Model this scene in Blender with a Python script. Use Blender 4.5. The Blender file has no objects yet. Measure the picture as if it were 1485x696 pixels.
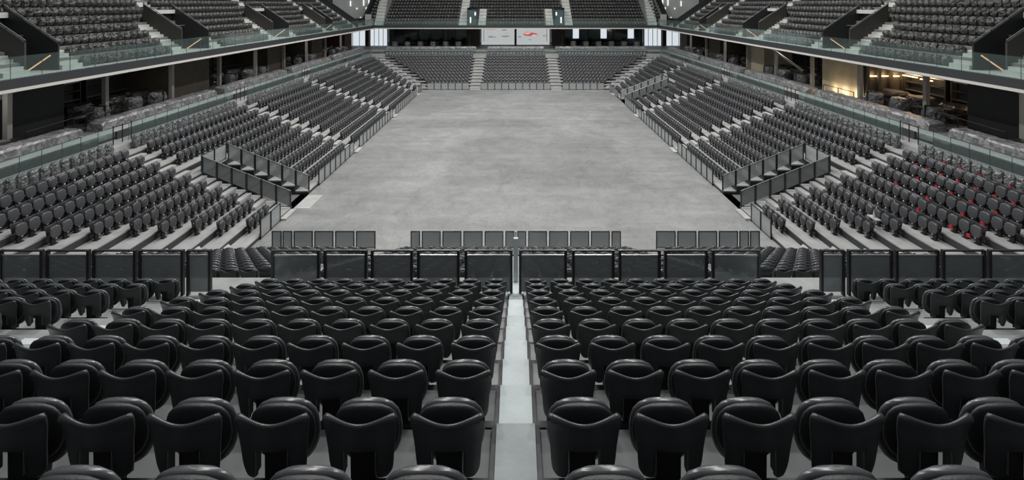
import bpy, math, random
import numpy as np
from mathutils import Vector, noise

random.seed(7)
SC = bpy.context.scene
COL = SC.collection
CAMZ = 12.0                       # eye height above the arena floor; z = CAMZ - drop

# ------------------------------------------------------------------ camera
cam_d = bpy.data.cameras.new('camera')
cam_d.sensor_fit = 'HORIZONTAL'; cam_d.sensor_width = 36.0
cam_d.lens = 36.0 * 700 / 1485
cam_d.shift_x = -5.5 / 1485
cam_d.shift_y = -342.0 / 1485
cam_d.clip_start = 0.05; cam_d.clip_end = 400
cam = bpy.data.objects.new('camera', cam_d); COL.objects.link(cam)
cam.location = (0, 0, CAMZ); cam.rotation_euler = (math.pi / 2, 0, 0)
SC.camera = cam

# ------------------------------------------------------------------ world + exposure
W = bpy.data.worlds.new('world'); SC.world = W; W.use_nodes = True
bg = W.node_tree.nodes['Background']
bg.inputs[0].default_value = (0.90, 0.97, 1.0, 1); bg.inputs[1].default_value = 0.27
SC.view_settings.view_transform = 'Standard'
SC.view_settings.look = 'None'
SC.view_settings.gamma = 1.0
SC.view_settings.use_curve_mapping = False
SC.view_settings.exposure = 0.0
SC.cycles.transparent_max_bounces = 24

# ------------------------------------------------------------------ roof lamps (high bay rows over the arena)
def lamp(loc, size, power, color=(1, 1, 1), rot=(0, 0, 0), kind='AREA', name='bay_lamp_light'):
    d = bpy.data.lights.new(name, kind)
    d.energy = power; d.color = color
    if kind == 'AREA': d.shape = 'DISK'; d.size = size
    else: d.shadow_soft_size = size
    o = bpy.data.objects.new(name, d); COL.objects.link(o)
    o.location = loc; o.rotation_euler = rot
    return o
for (lx, ly, p) in [(-8, 22, 1.0), (8, 22, 1.0), (-8, 36, 1.2), (8, 36, 1.2), (-8, 50, 1.25), (8, 50, 1.25),
                    (-8, 64, 1.7), (8, 64, 1.7), (-7, 14, .5), (7, 14, .5), (-19, 30, .45), (19, 30, .45), (-19, 50, .5), (19, 50, .5)]:
    lamp((lx, ly, 30), 1.5, 1800 * p, (1.0, .985, .965))

# ================================================================== materials
def mat(name, col, rough=.6, var=0.0, vscale=3.0, bump=0.0, bscale=40.0, metal=0.0, spec=.5, col2=None, detail=5.0, rvar=0.0):
    m = bpy.data.materials.new(name); m.use_nodes = True
    nt = m.node_tree; b = nt.nodes['Principled BSDF']
    b.inputs['Base Color'].default_value = (*col, 1)
    b.inputs['Roughness'].default_value = rough
    b.inputs['Metallic'].default_value = metal
    b.inputs['Specular IOR Level'].default_value = spec
    geo = nt.nodes.new('ShaderNodeNewGeometry')
    if var or col2:
        n = nt.nodes.new('ShaderNodeTexNoise'); n.inputs['Scale'].default_value = vscale; n.inputs['Detail'].default_value = detail
        nt.links.new(geo.outputs['Position'], n.inputs['Vector'])
        r = nt.nodes.new('ShaderNodeValToRGB')
        c2 = col2 or tuple(min(1, c * (1 + var)) for c in col)
        c1 = col if col2 else tuple(c * (1 - var) for c in col)
        r.color_ramp.elements[0].position = .32; r.color_ramp.elements[1].position = .68
        r.color_ramp.elements[0].color = (*c1, 1); r.color_ramp.elements[1].color = (*c2, 1)
        nt.links.new(n.outputs['Fac'], r.inputs['Fac']); nt.links.new(r.outputs['Color'], b.inputs['Base Color'])
    if bump:
        n2 = nt.nodes.new('ShaderNodeTexNoise'); n2.inputs['Scale'].default_value = bscale; n2.inputs['Detail'].default_value = 4
        tc = nt.nodes.new('ShaderNodeTexCoord')
        nt.links.new(tc.outputs['Object'], n2.inputs['Vector'])
        bp = nt.nodes.new('ShaderNodeBump'); bp.inputs['Strength'].default_value = bump; bp.inputs['Distance'].default_value = .02
        nt.links.new(n2.outputs['Fac'], bp.inputs['Height']); nt.links.new(bp.outputs['Normal'], b.inputs['Normal'])
    return m

def emis(name, col, s):
    m = bpy.data.materials.new(name); m.use_nodes = True
    b = m.node_tree.nodes['Principled BSDF']
    b.inputs['Base Color'].default_value = (*col, 1)
    b.inputs['Emission Color'].default_value = (*col, 1); b.inputs['Emission Strength'].default_value = s
    return m

def glass_mat(name, tint, glossy=.12, body=0.0, bodycol=(.3, .35, .35)):
    """thin architectural pane: tinted see-through, fresnel sheen, optional film of body colour"""
    m = bpy.data.materials.new(name); m.use_nodes = True
    nt = m.node_tree; nt.nodes.clear()
    out = nt.nodes.new('ShaderNodeOutputMaterial')
    tr = nt.nodes.new('ShaderNodeBsdfTransparent'); tr.inputs[0].default_value = (*tint, 1)
    gl = nt.nodes.new('ShaderNodeBsdfGlossy'); gl.inputs['Roughness'].default_value = .08; gl.inputs[0].default_value = (.8, .9, .9, 1)
    fr = nt.nodes.new('ShaderNodeFresnel'); fr.inputs[0].default_value = 1.45
    geo = nt.nodes.new('ShaderNodeNewGeometry')
    nz = nt.nodes.new('ShaderNodeTexNoise'); nz.inputs['Scale'].default_value = .8; nz.inputs['Detail'].default_value = 6
    nt.links.new(geo.outputs['Position'], nz.inputs['Vector'])
    mx = nt.nodes.new('ShaderNodeMixShader')
    mul = nt.nodes.new('ShaderNodeMath'); mul.operation = 'MULTIPLY'; mul.inputs[1].default_value = glossy / .12
    nt.links.new(fr.outputs[0], mul.inputs[0]); mul.use_clamp = True
    mn = nt.nodes.new('ShaderNodeMath'); mn.operation = 'MINIMUM'; mn.inputs[1].default_value = .22
    nt.links.new(mul.outputs[0], mn.inputs[0]); mul = mn
    last = tr.outputs[0]
    if body:
        df = nt.nodes.new('ShaderNodeBsdfDiffuse'); df.inputs[0].default_value = (*bodycol, 1)
        mb = nt.nodes.new('ShaderNodeMixShader')
        mr = nt.nodes.new('ShaderNodeMapRange'); mr.inputs[3].default_value = body * .8; mr.inputs[4].default_value = min(1, body * 1.2)
        nt.links.new(nz.outputs['Fac'], mr.inputs[0]); nt.links.new(mr.outputs[0], mb.inputs[0])
        nt.links.new(last, mb.inputs[1]); nt.links.new(df.outputs[0], mb.inputs[2]); last = mb.outputs[0]
    nt.links.new(mul.outputs[0], mx.inputs[0]); nt.links.new(last, mx.inputs[1]); nt.links.new(gl.outputs[0], mx.inputs[2])
    nt.links.new(mx.outputs[0], out.inputs['Surface'])
    return m

def floor_mat():
    m = bpy.data.materials.new('arena_concrete'); m.use_nodes = True
    nt = m.node_tree; b = nt.nodes['Principled BSDF']; L = nt.links.new
    geo = nt.nodes.new('ShaderNodeNewGeometry')
    def ramp(src, p0, c0, p1, c1):
        r = nt.nodes.new('ShaderNodeValToRGB'); r.color_ramp.elements[0].position = p0; r.color_ramp.elements[1].position = p1
        r.color_ramp.elements[0].color = (c0, c0, c0, 1); r.color_ramp.elements[1].color = (c1, c1, c1, 1)
        L(src, r.inputs[0]); return r.outputs[0]
    def nz(scale, detail=6, dist=0.0, sx=1, sy=1, rough=.6):
        mp = nt.nodes.new('ShaderNodeMapping'); mp.inputs['Scale'].default_value = (sx, sy, 1)
        L(geo.outputs['Position'], mp.inputs[0])
        n = nt.nodes.new('ShaderNodeTexNoise'); n.inputs['Scale'].default_value = scale; n.inputs['Detail'].default_value = detail
        n.inputs['Roughness'].default_value = rough; n.inputs['Distortion'].default_value = dist
        L(mp.outputs[0], n.inputs['Vector']); return n.outputs['Fac']
    def mul(a, c, f=1.0):
        x = nt.nodes.new('ShaderNodeMix'); x.data_type = 'RGBA'; x.blend_type = 'MULTIPLY'; x.inputs[0].default_value = f
        L(a, x.inputs[6]); L(c, x.inputs[7]); return x.outputs[2]
    base = ramp(nz(.12, 7, .6), .3, .235, .7, .33)
    a = mul(base, ramp(nz(.55, 9, 1.2), .35, .76, .65, 1.0))
    a = mul(a, ramp(nz(.35, 6, .2, .25, 2.6), .38, .84, .6, 1.0), .8)      # long trowel streaks across the hall
    a = mul(a, ramp(nz(1.6, 8, 2.5, 1, .5), .50, 1.0, .62, .84), .7)       # scuffs
    a = mul(a, ramp(nz(6, 8, 0), .4, .9, .6, 1.0), .8)
    # pour joint band across the slab, a slightly darker strip (y 49..53) and a smooth older patch
    sep = nt.nodes.new('ShaderNodeSeparateXYZ'); L(geo.outputs['Position'], sep.inputs[0])
    def band(src, c, hw, soft):
        s = nt.nodes.new('ShaderNodeMath'); s.operation = 'SUBTRACT'; L(src, s.inputs[0]); s.inputs[1].default_value = c
        ab = nt.nodes.new('ShaderNodeMath'); ab.operation = 'ABSOLUTE'; L(s.outputs[0], ab.inputs[0])
        mr = nt.nodes.new('ShaderNodeMapRange'); mr.inputs[1].default_value = hw; mr.inputs[2].default_value = hw + soft
        mr.inputs[3].default_value = 0; mr.inputs[4].default_value = 1; L(ab.outputs[0], mr.inputs[0]); return mr.outputs[0]
    wob = nt.nodes.new('ShaderNodeMath'); wob.operation = 'MULTIPLY_ADD'; wob.inputs[1].default_value = 2.2
    L(nz(.35, 6, .8), wob.inputs[0]); L(sep.outputs['Y'], wob.inputs[2])
    a = mul(a, ramp(band(wob.outputs[0], 49.5, 1.2, .8), 0, .86, 1, 1.0))
    wx = nt.nodes.new('ShaderNodeMath'); wx.operation = 'MULTIPLY_ADD'; wx.inputs[1].default_value = 4.0
    L(nz(.3, 7, 1.0), wx.inputs[0]); L(sep.outputs['X'], wx.inputs[2])
    mx = nt.nodes.new('ShaderNodeMath'); mx.operation = 'MAXIMUM'
    L(band(wx.outputs[0], 3.8, 6.0, 1.2), mx.inputs[0]); L(band(wob.outputs[0], 38.5, 5.0, 1.5), mx.inputs[1])
    a = mul(a, ramp(mx.outputs[0], 0, .80, 1, 1.0))
    # cool tint
    x = nt.nodes.new('ShaderNodeMix'); x.data_type = 'RGBA'; x.blend_type = 'MULTIPLY'; x.inputs[0].default_value = 1
    x.inputs[7].default_value = (1, 1.0, .985, 1); L(a, x.inputs[6])
    L(x.outputs[2], b.inputs['Base Color'])
    b.inputs['Roughness'].default_value = .6
    bp = nt.nodes.new('ShaderNodeBump'); bp.inputs['Strength'].default_value = .15; bp.inputs['Distance'].default_value = .02
    L(nz(9, 5), bp.inputs['Height']); L(bp.outputs[0], b.inputs['Normal'])
    return m

def tread_mat(name, c, amt=.14):
    return mat(name, c, .75, var=amt, vscale=1.6, bump=.15, bscale=25, detail=9)

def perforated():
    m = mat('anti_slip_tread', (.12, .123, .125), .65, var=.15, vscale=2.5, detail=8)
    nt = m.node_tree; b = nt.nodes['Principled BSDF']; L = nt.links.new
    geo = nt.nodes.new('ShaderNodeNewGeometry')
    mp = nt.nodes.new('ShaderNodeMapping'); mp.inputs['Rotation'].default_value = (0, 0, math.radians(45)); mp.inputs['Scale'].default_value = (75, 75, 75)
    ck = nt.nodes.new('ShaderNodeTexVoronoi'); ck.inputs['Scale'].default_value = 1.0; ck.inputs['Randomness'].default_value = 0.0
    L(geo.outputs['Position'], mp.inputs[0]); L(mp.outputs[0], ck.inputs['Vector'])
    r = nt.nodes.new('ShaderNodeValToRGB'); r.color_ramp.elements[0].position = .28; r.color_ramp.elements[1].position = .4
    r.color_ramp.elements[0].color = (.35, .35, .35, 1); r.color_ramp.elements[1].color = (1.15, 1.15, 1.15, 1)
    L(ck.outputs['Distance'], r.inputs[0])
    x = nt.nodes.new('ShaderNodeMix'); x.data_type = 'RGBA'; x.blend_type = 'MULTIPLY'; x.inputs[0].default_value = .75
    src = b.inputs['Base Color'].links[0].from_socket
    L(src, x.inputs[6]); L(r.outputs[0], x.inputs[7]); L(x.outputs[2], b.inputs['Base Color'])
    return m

M = dict(
    floor=floor_mat(),
    seat=mat('seat_black_plastic', (.034, .035, .038), .33, spec=.45, bump=.05, bscale=120),
    cushion=mat('seat_cushion_vinyl', (.028, .029, .031), .48, spec=.4, bump=.12, bscale=60),
    shell=mat('seat_shell_grey', (.072, .073, .078), .27, spec=.55),
    ped=mat('seat_bracket_black', (.014, .014, .015), .5),
    plate=mat('plate_white', (.55, .56, .55), .6),
    lip=mat('steel_lip', (.22, .225, .23), .35, metal=.6),
    red=mat('red_tag', (.45, .02, .035), .6),
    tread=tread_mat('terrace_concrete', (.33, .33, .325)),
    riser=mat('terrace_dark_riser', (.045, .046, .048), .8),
    near_tread=tread_mat('near_terrace_concrete', (.30, .305, .30), .2),
    perf=perforated(),
    strip=tread_mat('pale_concrete_strip', (.58, .63, .64), .12),
    strip_worn=tread_mat('dark_concrete_strip', (.36, .40, .40), .22),  # darker tone for the strip blocks nearest the camera
    step=tread_mat('step_concrete', (.40, .40, .39), .1),
    dark=mat('black_metal', (.016, .016, .018), .45),
    post=mat('fence_black_frame', (.02, .02, .022), .4),
    alu=mat('brushed_rail', (.32, .32, .32), .35, metal=.7),
    brass=mat('brass_rail', (.85, .50, .20), .35, metal=.4),
    vom=mat('vomitory_black', (.012, .0125, .014), .55),
    vom2=mat('vomitory_brown', (.035, .032, .028), .6),
    fascia=mat('balcony_fascia', (.035, .037, .040), .5),
    white=mat('white_edge', (.62, .60, .57), .6),
    soffit=mat('balcony_soffit', (.16, .15, .135), .8),
    ustep=tread_mat('upper_steps', (.50, .52, .49), .08),
    utread=tread_mat('upper_terrace', (.17, .17, .16), .1),
    lounge=mat('lounge_floor', (.16, .16, .16), .6, var=.1, vscale=1),
    wood=mat('brown_wall', (.085, .070, .055), .6, var=.15, vscale=2),
    beige=mat('beige_wall', (.50, .43, .32), .7, var=.12, vscale=1.2),
    darkwall=mat('dark_lounge_wall', (.03, .032, .033), .6, var=.3, vscale=.8),
    shelf=mat('shelf_wood', (.055, .05, .045), .6),
    column=mat('pale_column', (.34, .33, .31), .7),
    grey_wall=mat('grey_panel_wall', (.52, .53, .52), .7, var=.08, vscale=.5),
    maroon=mat('maroon_wall', (.09, .03, .03), .6),
    banner=emis('banner_white_backlit', (.80, .84, .84), .50),
    banner_red=emis('banner_red', (.70, .28, .28), .42),
    banner_pink=emis('banner_pink', (.82, .62, .60), .48),
    banner_grey=emis('banner_grey', (.55, .58, .58), .35),
    teal=mat('teal_glazed_panel', (.07, .105, .11), .15, var=.2, vscale=.7),
    joint=mat('glass_joint', (.05, .08, .08), .4),
    box=mat('black_ottoman', (.012, .012, .013), .7),
    sofa=mat('grey_sofa', (.06, .06, .065), .6),
)
M['fence_glass'] = glass_mat('smoked_fence_glass', (.50, .53, .54), .10, body=.5, bodycol=(.34, .35, .35))
M['court_glass'] = glass_mat('pale_panel_glass', (.80, .83, .83), .10, body=.6, bodycol=(.50, .51, .51))
M['green_glass'] = glass_mat('green_balustrade_glass', (.88, .935, .925), .10, body=.045, bodycol=(.50, .60, .58))
M['window_glass'] = glass_mat('dark_window_glass', (.30, .36, .38), .3, body=.2, bodycol=(.02, .03, .035))
M['daylight'] = emis('daylight_window', (.86, .93, 1.0), .75)
M['strip_lamp'] = emis('white_strip_lamp', (1, 1, .97), .8)
M['led_rail'] = emis('led_handrail', (.95, .55, .30), .8)
M['warm_lamp'] = emis('warm_strip_lamp', (1.0, .66, .32), 3.0)

def wrap_mat(name, dark, light, rough=.22, scale=9.0, bump=.9, spec=.9):
    m = bpy.data.materials.new(name); m.use_nodes = True
    nt = m.node_tree; b = nt.nodes['Principled BSDF']; L = nt.links.new
    geo = nt.nodes.new('ShaderNodeNewGeometry')
    n = nt.nodes.new('ShaderNodeTexNoise'); n.inputs['Scale'].default_value = scale; n.inputs['Detail'].default_value = 6; n.inputs['Distortion'].default_value = 1.5
    L(geo.outputs['Position'], n.inputs['Vector'])
    r = nt.nodes.new('ShaderNodeValToRGB'); e = r.color_ramp.elements
    e[0].position = .42; e[1].position = .62; e[0].color = (*dark, 1); e[1].color = (*light, 1)
    L(n.outputs['Fac'], r.inputs[0]); L(r.outputs[0], b.inputs['Base Color'])
    b.inputs['Roughness'].default_value = rough; b.inputs['Specular IOR Level'].default_value = spec
    v = nt.nodes.new('ShaderNodeTexVoronoi'); v.inputs['Scale'].default_value = scale * .8; v.feature = 'SMOOTH_F1'
    L(geo.outputs['Position'], v.inputs['Vector'])
    ad = nt.nodes.new('ShaderNodeMath'); ad.operation = 'ADD'; L(v.outputs['Distance'], ad.inputs[0]); L(n.outputs['Fac'], ad.inputs[1])
    bp = nt.nodes.new('ShaderNodeBump'); bp.inputs['Strength'].default_value = bump; bp.inputs['Distance'].default_value = .06
    L(ad.outputs[0], bp.inputs['Height']); L(bp.outputs[0], b.inputs['Normal'])
    return m
M['wrap_dark'] = wrap_mat('plastic_wrap_over_dark_seat', (.014, .0135, .014), (.062, .059, .057), .34, 7)
M['wrap_mid'] = wrap_mat('plastic_wrap_clear', (.06, .061, .065), (.21, .215, .22), .26, 9)
M['wrap_light'] = wrap_mat('plastic_sheet_counter', (.11, .11, .115), (.27, .27, .275), .3, 2.2, .55)

# ================================================================== mesh helpers
class MB:
    def __init__(s): s.v = []; s.f = []
    def box(s, x0, x1, y0, y1, z0, z1):
        if x0 > x1: x0, x1 = x1, x0
        if y0 > y1: y0, y1 = y1, y0
        if z0 > z1: z0, z1 = z1, z0
        b = len(s.v)
        s.v += [(x0,y0,z0),(x1,y0,z0),(x1,y1,z0),(x0,y1,z0),(x0,y0,z1),(x1,y0,z1),(x1,y1,z1),(x0,y1,z1)]
        s.f += [tuple(b+i for i in q) for q in ((0,3,2,1),(4,5,6,7),(0,1,5,4),(1,2,6,5),(2,3,7,6),(3,0,4,7))]
        return s
    def prism(s, poly, axis, a0, a1):
        """poly in the other two axes, extruded along axis from a0 to a1"""
        b = len(s.v); n = len(poly)
        for a in (a0, a1):
            for (p, q) in poly:
                s.v.append((a, p, q) if axis == 'x' else (p, a, q) if axis == 'y' else (p, q, a))
        s.f.append(tuple(range(b, b + n))); s.f.append(tuple(range(b + 2*n - 1, b + n - 1, -1)))
        for i in range(n):
            j = (i + 1) % n; s.f.append((b+i, b+n+i, b+n+j, b+j))
        return s
    def bar(s, p, q, r=.02, n=6):
        p = Vector(p); q = Vector(q); d = (q - p).normalized()
        u = d.cross(Vector((0, 0, 1)) if abs(d.z) < .9 else Vector((1, 0, 0))).normalized(); w = d.cross(u)
        b = len(s.v)
        for c in (p, q):
            for i in range(n):
                t = 2*math.pi*i/n; s.v.append(tuple(c + u*(r*math.cos(t)) + w*(r*math.sin(t))))
        s.f.append(tuple(range(b, b+n))); s.f.append(tuple(range(b+2*n-1, b+n-1, -1)))
        for i in range(n):
            j = (i+1) % n; s.f.append((b+i, b+n+i, b+n+j, b+j))
        return s
    def tube(s, pts, radii, n=8):
        b = len(s.v); m = len(pts); pts = [Vector(p) for p in pts]
        for i, p in enumerate(pts):
            d = (pts[min(i+1, m-1)] - pts[max(i-1, 0)]).normalized()
            w = Vector((0, 0, 1)); u = d.cross(w).normalized(); w = u.cross(d)
            for k in range(n):
                t = 2*math.pi*k/n; s.v.append(tuple(p + u*(radii[i]*math.cos(t)) + w*(radii[i]*math.sin(t))))
        for i in range(m-1):
            for k in range(n):
                j = (k+1) % n; s.f.append((b+i*n+k, b+i*n+j, b+(i+1)*n+j, b+(i+1)*n+k))
        s.f.append(tuple(b+k for k in range(n))[::-1]); s.f.append(tuple(b+(m-1)*n+k for k in range(n)))
        return s
    def rings(s, rings):
        """list of closed rings (same count), capped"""
        b = len(s.v); n = len(rings[0])
        for r in rings: s.v += [tuple(p) for p in r]
        for i in range(len(rings)-1):
            for k in range(n):
                j = (k+1) % n; s.f.append((b+i*n+k, b+i*n+j, b+(i+1)*n+j, b+(i+1)*n+k))
        s.f.append(tuple(b+k for k in range(n))[::-1]); s.f.append(tuple(b+(len(rings)-1)*n+k for k in range(n)))
        return s
    def mesh(s, name, m, smooth=False):
        me = bpy.data.meshes.new(name); me.from_pydata(s.v, [], s.f); me.materials.append(m)
        if smooth: me.shade_smooth()
        me.update(); return me
    def obj(s, name, m, parent=None, smooth=False, loc=None):
        return link(name, s.mesh(name, m, smooth), parent, loc)

def link(name, me, parent=None, loc=None, rz=0):
    o = bpy.data.objects.new(name, me); COL.objects.link(o)
    if parent: o.parent = parent
    if loc: o.location = loc
    if rz: o.rotation_euler = (0, 0, rz)
    return o
def tag(o, label=None, cat=None, group=None, kind=None):
    if label: o['label'] = label
    if cat: o['category'] = cat
    if group: o['group'] = group
    if kind: o['kind'] = kind
    return o
def thing(name, label, cat, loc=(0, 0, 0), group=None, rz=0):
    return tag(link(name, None, None, loc, rz), label, cat, group)
def Z(h): return CAMZ - h
ORD = ['zeroth','first','second','third','fourth','fifth','sixth','seventh','eighth','ninth','tenth','eleventh','twelfth',
       'thirteenth','fourteenth','fifteenth','sixteenth','seventeenth','eighteenth','nineteenth','twentieth']
def od(n):
    if n <= 20: return ORD[n]
    t = n // 10; u = n % 10
    T = {2:'twent',3:'thirt',4:'fort',5:'fift',6:'sixt',7:'sevent',8:'eight',9:'ninet'}[t]
    return T + 'ieth' if u == 0 else T + 'y-' + ORD[u]
SIDE = {-1: 'left', 1: 'right'}

# ================================================================== geometry constants (metres)
P, R_ = .86, .336                     # side terrace going and rise
XI = 13.07                            # inner edge of side tread 0
def hx(k): return 11.8 - R_ * k       # drop of side tread k
NP, NR = .869, .400                   # near tier
def n_near(i): return 2.725 + NP * (i - 1)
def n_h(i): return 3.168 + NR * (i - 1)
DF = 67.67                            # far stand front
FJ = 23.13                            # near lower tier front edge
LP, LR = .864, .378
def lh(k): return 12.0 - LR * k       # lower tier tread drop, k from the arena
AIS = [27.4, 39.5, 51.7, 63.9]        # side aisles (centre depth)
AW = .7

# ================================================================== STRUCTURE
fl = MB().box(-13.6, 13.6, 22.0, 69, -.3, 0).obj('floor', M['floor']); tag(fl, kind='structure')
# boundary walls of the bowl
for s in (-1, 1):
    tag(MB().box(s*35, s*35.3, 0, 100, 0, 20).obj('wall_' + SIDE[s], M['darkwall']), kind='structure')
wb = tag(MB().box(-35, 35, 99, 99.3, 0, 20).obj('wall_back', M['grey_wall']), kind='structure')

# --- near upper tier (camera stands in it)
near = thing('seating_terrace', 'stepped grey terrace in the foreground carrying the nearest rows of black seats', 'terrace')
for i in range(-3, 10):
    y0 = n_near(i); h = n_h(i)
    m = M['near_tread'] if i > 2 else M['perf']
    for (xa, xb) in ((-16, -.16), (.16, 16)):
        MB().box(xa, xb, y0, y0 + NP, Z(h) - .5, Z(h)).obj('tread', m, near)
# walkway beyond row nine
MB().box(-20, 20, n_near(10), 11.24, Z(n_h(9)) - .5, Z(n_h(9))).obj('walkway', M['near_tread'], near)
MB().box(-20, 20, 11.1, 11.24, Z(9.5), Z(n_h(9)) - .5).obj('wall_face', M['riser'], near)
# side aisle half steps
for s in (-1, 1):
    for i in range(1, 10):
        MB().box(s*5.55, s*6.72, n_near(i), n_near(i) + .40, Z(n_h(i)), Z(n_h(i)) + NR/2).obj('step', M['strip'], near)
# central pale strip, one raised block per tread
strip = thing('centre_strip', 'narrow pale concrete strip stepping down between the two foreground seat blocks', 'steps')
for i in range(-3, 10):
    y0 = n_near(i); h = n_h(i)
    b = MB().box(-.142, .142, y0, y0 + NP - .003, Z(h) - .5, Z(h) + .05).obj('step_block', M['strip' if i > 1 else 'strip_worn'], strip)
    MB().box(-.175, -.143, y0, y0 + NP, Z(h) - .4, Z(h) + .035).obj('side_channel', M['dark'], b)
    MB().box(.143, .175, y0, y0 + NP, Z(h) - .4, Z(h) + .035).obj('side_channel', M['dark'], b)
    MB().bar((.0, y0 + .38, Z(h) + .045), (.0, y0 + .38, Z(h) + .056), .012, 10).obj('anchor_bolt', M['riser'], b)
MB().box(-.16, .16, n_near(10), n_near(10) + .45, Z(n_h(9)), Z(n_h(9)) + .03).obj('end_block', M['strip'], strip)

# --- near lower tier
low = thing('seating_terrace', 'lower grey terrace beyond the near glass fence, running down to the arena floor', 'terrace')
for k in range(0, 12):
    yb = FJ - LP * k; xl = XI + P * k
    MB().box(-xl, xl, yb - LP, yb, Z(lh(k)) - .5, Z(lh(k))).obj('tread', M['near_tread'], low)
MB().box(-23.4, 23.4, 11.24, FJ - LP * 12, Z(lh(11)) - .5, Z(lh(11))).obj('walkway', M['near_tread'], low)
for s in (-1, 1):
    for k in range(1, 12):
        yb = FJ - LP * k
        MB().box(s*5.3, s*6.8, yb, yb + .38, Z(lh(k)) - .02 - LR/2, Z(lh(k)) - LR/2).obj('step', M['step'], low)
# thin pale beam down the middle
bm = MB()
for k in range(0, 12):
    yb = FJ - LP * k
    bm.box(-.055, .055, yb - LP, yb, Z(lh(k)), Z(lh(k)) + .10)
bm.box(-.055, .055, 11.24, FJ - LP*12, Z(lh(11)), Z(lh(11)) + .1)
bm.box(-.04, .04, 23.66, 23.72, 0, .86)
tag(bm.obj('divider_beam', M['strip']), 'thin pale upright strip dividing the lower seats in the middle', 'divider')
pb = MB().box(-.05, .05, n_near(10) + .46, n_near(10) + .54, Z(n_h(9)), Z(5.35))
tag(pb.obj('divider_post', M['strip']), 'slim pale post between the two middle panels of the near glass fence', 'post')

# --- side terraces, with the vomitories left open
VOM = {-1: [(28.1, 30.5)], 1: [(28.1, 30.5), (57.8, 60.2)]}
def cut(a, b, holes):
    segs = [(a, b)]
    for (h0, h1) in holes:
        n = []
        for (p, q) in segs:
            if h1 <= p or h0 >= q: n.append((p, q)); continue
            if p < h0: n.append((p, h0))
            if h1 < q: n.append((h1, q))
        segs = n
    return segs
side = {}
for s in (-1, 1):
    t = side[s] = thing('seating_terrace', 'long stepped grey terrace of seats along the %s side of the arena' % SIDE[s], 'terrace')
    for k in range(0, 11):
        x0 = XI + P*k; y0 = FJ - LP*(k+1); y1 = DF + P*k
        for (a, b) in cut(y0, y1, VOM[s] if k < 6 else []):
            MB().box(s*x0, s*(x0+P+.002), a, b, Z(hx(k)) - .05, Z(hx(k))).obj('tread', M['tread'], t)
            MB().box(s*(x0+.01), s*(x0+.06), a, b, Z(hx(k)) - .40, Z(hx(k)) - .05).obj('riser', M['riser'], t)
        if k == 0: continue
        for ai, A in enumerate(AIS):
            if s == 1 and ai == 3 and k < 7: a0, a1 = 60.3, 61.5
            else: a0, a1 = A - AW + .1, A + AW - .1
            if ai == 0 and k > 6: a0, a1 = 27.3 - .6, 27.3 + .6
            MB().box(s*(x0-.33), s*(x0), a0, a1, Z(hx(k-1)) + .03, Z(hx(k-1)) + R_/2 + .01).obj('step', M['step'], t)
    # entry steps down to the floor
    for A in AIS:
        MB().box(s*(XI-.34), s*XI, A - .65, A + .65, 0, .11).obj('step', M['step'], t)
    # vomitory lining
    for (a, b) in VOM[s]:
        MB().box(s*XI, s*18.2, a + .02, a + .1, .02, .2).obj('vomitory_curb', M['vom'], t)
        for k in range(0, 6):
            x0 = XI + P*k
            MB().box(s*x0, s*(x0+P), b - .08, b - .01, 0, Z(hx(k)) - .05).obj('vomitory_wall', M['vom'], t)
            MB().box(s*x0, s*(x0+P), a + .01, a + .08, 0, Z(hx(k)) - .05).obj('vomitory_wall', M['vom'], t)
        MB().box(s*18.23, s*18.33, a, b, 0, Z(hx(6)) - .05).obj('vomitory_wall', M['vom'], t)
        MB().box(s*XI, s*18.2, a, b, -.1, 0).obj('passage_floor', M['lounge'], t)
    # treads behind the top row: ledge, riser and lounge platform
    MB().box(s*22.53, s*24.0, 12, 86, Z(8.1) - .4, Z(8.1)).obj('ledge', M['tread'], t)
    MB().box(s*24.0, s*34.9, 12, 98, Z(7.65) - .3, Z(7.65)).obj('lounge_floor', M['lounge'], t)
    MB().box(s*24.0, s*24.8, 12, 79.3, Z(7.65), Z(7.62)).obj('platform_edge', M['step'], t)
    # diagonal corner steps, near and far
    for k in range(0, 10):
        for (yy, sg) in ((DF + P*(k+1) - .43, 1), (FJ - LP*(k+1) + .43, -1)):
            st = MB().box(-.75, .75, -.2, .2, 0, R_/2 + .02).obj('step', M['step'], t)
            st.location = (s*(XI + P*(k+.5)), yy, Z(hx(k)) - .0); st.rotation_euler = (0, 0, -s*sg*math.pi/4)
# --- far stand
far = thing('seating_terrace', 'stepped grey terrace across the far end of the arena', 'terrace')
for k in range(0, 11):
    xl = XI + P*k - .01; y0 = DF + P*k
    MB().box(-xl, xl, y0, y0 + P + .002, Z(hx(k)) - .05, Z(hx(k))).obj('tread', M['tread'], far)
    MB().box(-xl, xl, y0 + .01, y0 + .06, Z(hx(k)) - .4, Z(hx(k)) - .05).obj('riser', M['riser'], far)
    for s in (-1, 1):
        if k: MB().box(s*4.95, s*6.45, y0 - .33, y0, Z(hx(k-1)), Z(hx(k-1)) + R_/2).obj('step', M['step'], far)
for s in (-1, 1): MB().box(s*4.95, s*6.45, DF - .36, DF - .01, 0, .12).obj('step', M['step'], far)
MB().box(-22.5, 22.5, DF + P*11, 79.3, Z(8.1) - .4, Z(8.1)).obj('ledge', M['tread'], far)
MB().box(-23.98, 23.98, 79.3, 98, Z(7.65) - .3, Z(7.65)).obj('lounge_floor', M['lounge'], far)

MB().box(-23.9, 23.9, 79.3, 79.9, Z(7.65), Z(7.62)).obj('platform_edge', M['step'], far)
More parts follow.
